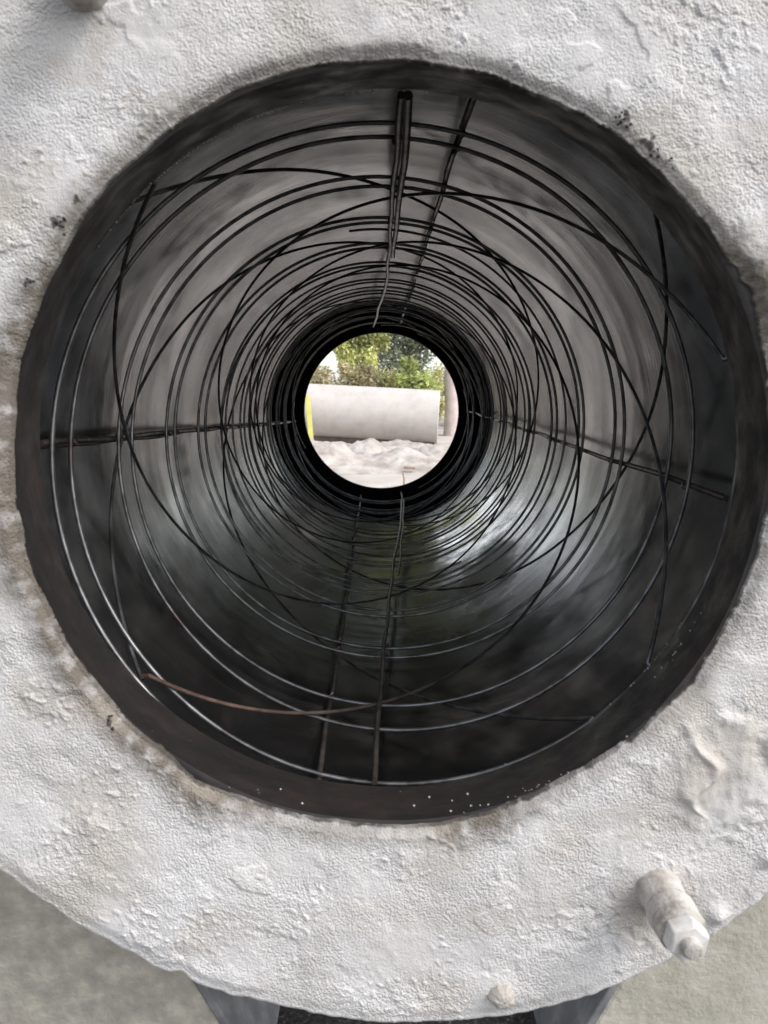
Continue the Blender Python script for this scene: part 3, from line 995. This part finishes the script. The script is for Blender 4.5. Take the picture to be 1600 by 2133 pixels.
# ---------------------------------------------------------------- trees and shrubs
def leaves(name, clumps, n_per, size, cols, droop=0.0, parent=None, aspect=0.45):
    """clumps: (x,y,z,rx,ry,rz,shade)"""
    V = []
    F = []
    K = []
    base = 0
    for (cx, cy, cz, rx, ry, rz, sh) in clumps:
        n = int(n_per)
        d = RNG.normal(size=(n, 3))
        d /= np.linalg.norm(d, axis=1)[:, None]
        rr = RNG.random(n) ** 0.45
        p = np.array([cx, cy, cz]) + d * rr[:, None] * np.array([rx, ry, rz])
        ax = RNG.normal(size=(n, 3))
        ax[:, 2] = ax[:, 2] * 0.6 - droop
        ax /= np.linalg.norm(ax, axis=1)[:, None]
        u = np.cross(ax, RNG.normal(size=(n, 3)))
        u /= np.linalg.norm(u, axis=1)[:, None]
        nn = np.cross(ax, u)
        L = size * (0.55 + 0.9 * RNG.random(n))[:, None]
        W = L * aspect
        fold = nn * W * 0.25
        a = p
        b = p + ax * L * 0.45 + u * W * 0.5 + fold
        c_ = p + ax * L
        e = p + ax * L * 0.45 - u * W * 0.5 + fold
        V.append(np.stack([a, b, c_, e], 1).reshape(-1, 3))
        idx = base + np.arange(n)[:, None] * 4
        F.append(np.concatenate([idx + np.array([[0, 1, 2]]), idx + np.array([[0, 2, 3]])], 0))
        base += 4 * n
        ci = np.array(cols)[RNG.integers(0, len(cols), n)] * sh * (0.7 + 0.6 * RNG.random(n))[:, None]
        K.append(np.repeat(ci, 4, axis=0))
    me = np_mesh(name, np.vstack(V), np.vstack(F), False)
    vcol(me, 'leaf', np.clip(np.vstack(K), 0, 1))
    return link(name, me, m_leaf, parent)


def tree(x, y, h, trunk_r, clumps, n_per, size, cols, label, cat='tree', name='tree', droop=0.2, limbs=6, group=None, lean=0.0):
    t = tag(empty(name, (x, y, 0)), label, cat, group)
    P = np.array([(0, 0, -0.2), (0.04 + lean * 0.2, 0, h * 0.3), (lean * 0.6, 0.05, h * 0.6), (lean, 0, h * 0.92)])
    s = np.linspace(0, 1, 20)
    PP = np.stack([np.interp(s, np.linspace(0, 1, 4), P[:, k]) for k in range(3)], -1)
    PP[:, 0] += 0.03 * np.sin(s * 9)
    V = tube('trunk', PP, trunk_r * (1.15 - 0.95 * s), 8)
    link('trunk', V, m_bark, t)
    for k in range(limbs):
        c = clumps[k * len(clumps) // limbs]
        b = PP[int(6 + 12 * random.random())]
        e = np.array([c[0], c[1], c[2]])
        m = (b + e) / 2 + np.array([0, 0, 0.12])
        link('limb', tube('limb', np.array([b, m * 0.6 + b * 0.4, m, e * 0.6 + m * 0.4, e]), trunk_r * np.array([0.4, 0.33, 0.25, 0.16, 0.06]), 6), m_bark, t)
    leaves('crown', clumps, n_per, size, cols, droop, t)
    return t


def ball(n, c, R, rc, shade=(0.7, 1.2), flat=1.0):
    out = []
    for _ in range(n):
        d = np.array([random.gauss(0, 1) for _ in range(3)])
        d /= np.linalg.norm(d)
        k = random.random() ** 0.5
        r = rc * random.uniform(0.6, 1.3)
        out.append((c[0] + d[0] * k * R[0], c[1] + d[1] * k * R[1], c[2] + d[2] * k * R[2], r, r, r * flat, random.uniform(*shade)))
    return out


YG = [(0.45, 0.47, 0.17), (0.56, 0.56, 0.24), (0.38, 0.42, 0.17), (0.60, 0.60, 0.32)]
DG = [(0.22, 0.26, 0.18), (0.26, 0.31, 0.20), (0.34, 0.37, 0.27), (0.40, 0.43, 0.32)]
BR = [(0.42, 0.35, 0.20), (0.50, 0.43, 0.27), (0.38, 0.35, 0.19), (0.55, 0.50, 0.35)]
BG = [(0.42, 0.47, 0.17), (0.50, 0.54, 0.23), (0.34, 0.41, 0.14)]

# yellow-green tree whose foliage hangs in curtains
cl = ball(40, (0.1, 0, 3.9), (1.4, 1.2, 1.5), 0.45, (0.16, 0.34))  # upper clumps coloured dark so the barrel floor mirrors less yellow-green
for dx, lo in ((-1.5, 2.15), (-1.22, 1.95), (-0.95, 1.9), (-0.66, 1.7), (-0.42, 1.45), (-0.22, 1.15), (0.02, 1.35), (0.22, 1.9)):
    z_ = 3.2 if dx > -0.9 else 2.5
    while z_ > lo:
        cl.append((dx + random.gauss(0, 0.07), random.gauss(-0.5, 0.25), z_, 0.17, 0.2, 0.28, random.uniform(0.75, 1.45)))
        z_ -= 0.2
tree(-0.25, 16.2, 5.0, 0.10, cl, 330, 0.10, YG, 'yellow-green tree with hanging leafy curtains behind the left half of the concrete pipe', droop=1.0)
# added tall tree; its dark crown keeps sky out of the barrel's reflection
DK = [(0.035, 0.055, 0.025), (0.05, 0.075, 0.03), (0.06, 0.085, 0.04)]
tree(-3.6, 18.6, 8.6, 0.2, ball(110, (0.2, 0, 6.5), (3.4, 1.8, 2.5), 0.65), 300, 0.16, DK, 'added tall tree with a high dark crown blocking sky light over the left of the yard')
# dark trees to its right
tree(0.85, 18.2, 5.6, 0.13, ball(60, (0, 0, 2.9), (1.5, 1.3, 2.5), 0.5), 380, 0.11, DG, 'dark green dense tree behind the right half of the concrete pipe', group=None)
tree(3.8, 18.5, 8.2, 0.18, ball(90, (0, 0, 5.2), (2.2, 1.5, 3.2), 0.65), 280, 0.14, DK + DG[:1], 'tall dark green tree at the far right behind the bleached post')
tree(0.9, 21.5, 9.0, 0.2, ball(110, (0, 0, 5.6), (2.8, 1.7, 3.6), 0.75), 280, 0.16, DK + DG[:1], 'added tall dark tree blocking sky light, rearmost beyond the hanging yellow-green tree')  # added to keep the lower barrel wall's reflection dark
tree(6.6, 17.0, 5.8, 0.15, ball(50, (0, 0, 3.3), (1.9, 1.5, 2.6), 0.6), 200, 0.13, DG, 'dark green tree outermost on the right of the yard')
tree(-8.4, 22.5, 3.4, 0.12, ball(40, (0, 0, 1.9), (1.6, 1.5, 1.4), 0.5), 160, 0.13, YG + DG, 'dark green tree outermost on the left of the yard')


def shrub(x, y, cl, n, size, cols, label, name='shrub', stems=7, droop=-0.3):
    t = tag(empty(name, (x, y, 0)), label, 'shrub')
    bm = []
    for k in range(stems):
        c = cl[k * len(cl) // stems]
        P = np.array([(random.gauss(0, 0.05), random.gauss(0, 0.05), -0.05), (c[0] * 0.4, c[1] * 0.4, c[2] * 0.5), (c[0], c[1], c[2] + c[5] * 0.5)])
        link('stem', tube('stem', P, [0.016, 0.011, 0.004], 5), m_bark, t)
    leaves('foliage', cl, n, size, cols, droop, t)
    return t


shrub(-0.75, 14.6, ball(26, (0, 0, 0.85), (0.75, 0.4, 0.55), 0.22, (0.7, 1.25)), 200, 0.085, BR, 'dry brown shrub behind the left of the concrete pipe')
shrub(-1.75, 14.9, ball(20, (0, 0, 0.8), (0.6, 0.4, 0.6), 0.22, (0.8, 1.3)), 170, 0.09, BR + YG, 'yellowing shrub leftmost behind the concrete pipe')
shrub(0.62, 14.0, ball(22, (0.05, 0, 0.85), (0.42, 0.35, 0.55), 0.2, (0.75, 1.5)), 220, 0.10, BG, 'bright lime-green shrub behind the right part of the concrete pipe')
shrub(0.18, 14.3, ball(16, (0, 0, 0.75), (0.35, 0.3, 0.5), 0.18, (0.7, 1.2)), 200, 0.08, YG + BR, 'olive shrub behind the middle of the concrete pipe')
shrub(1.05, 15.4, ball(18, (0, 0, 0.75), (0.4, 0.3, 0.65), 0.2, (0.9, 1.4)), 170, 0.08, BR + YG, 'pale straggly shrub just left of the bleached post')
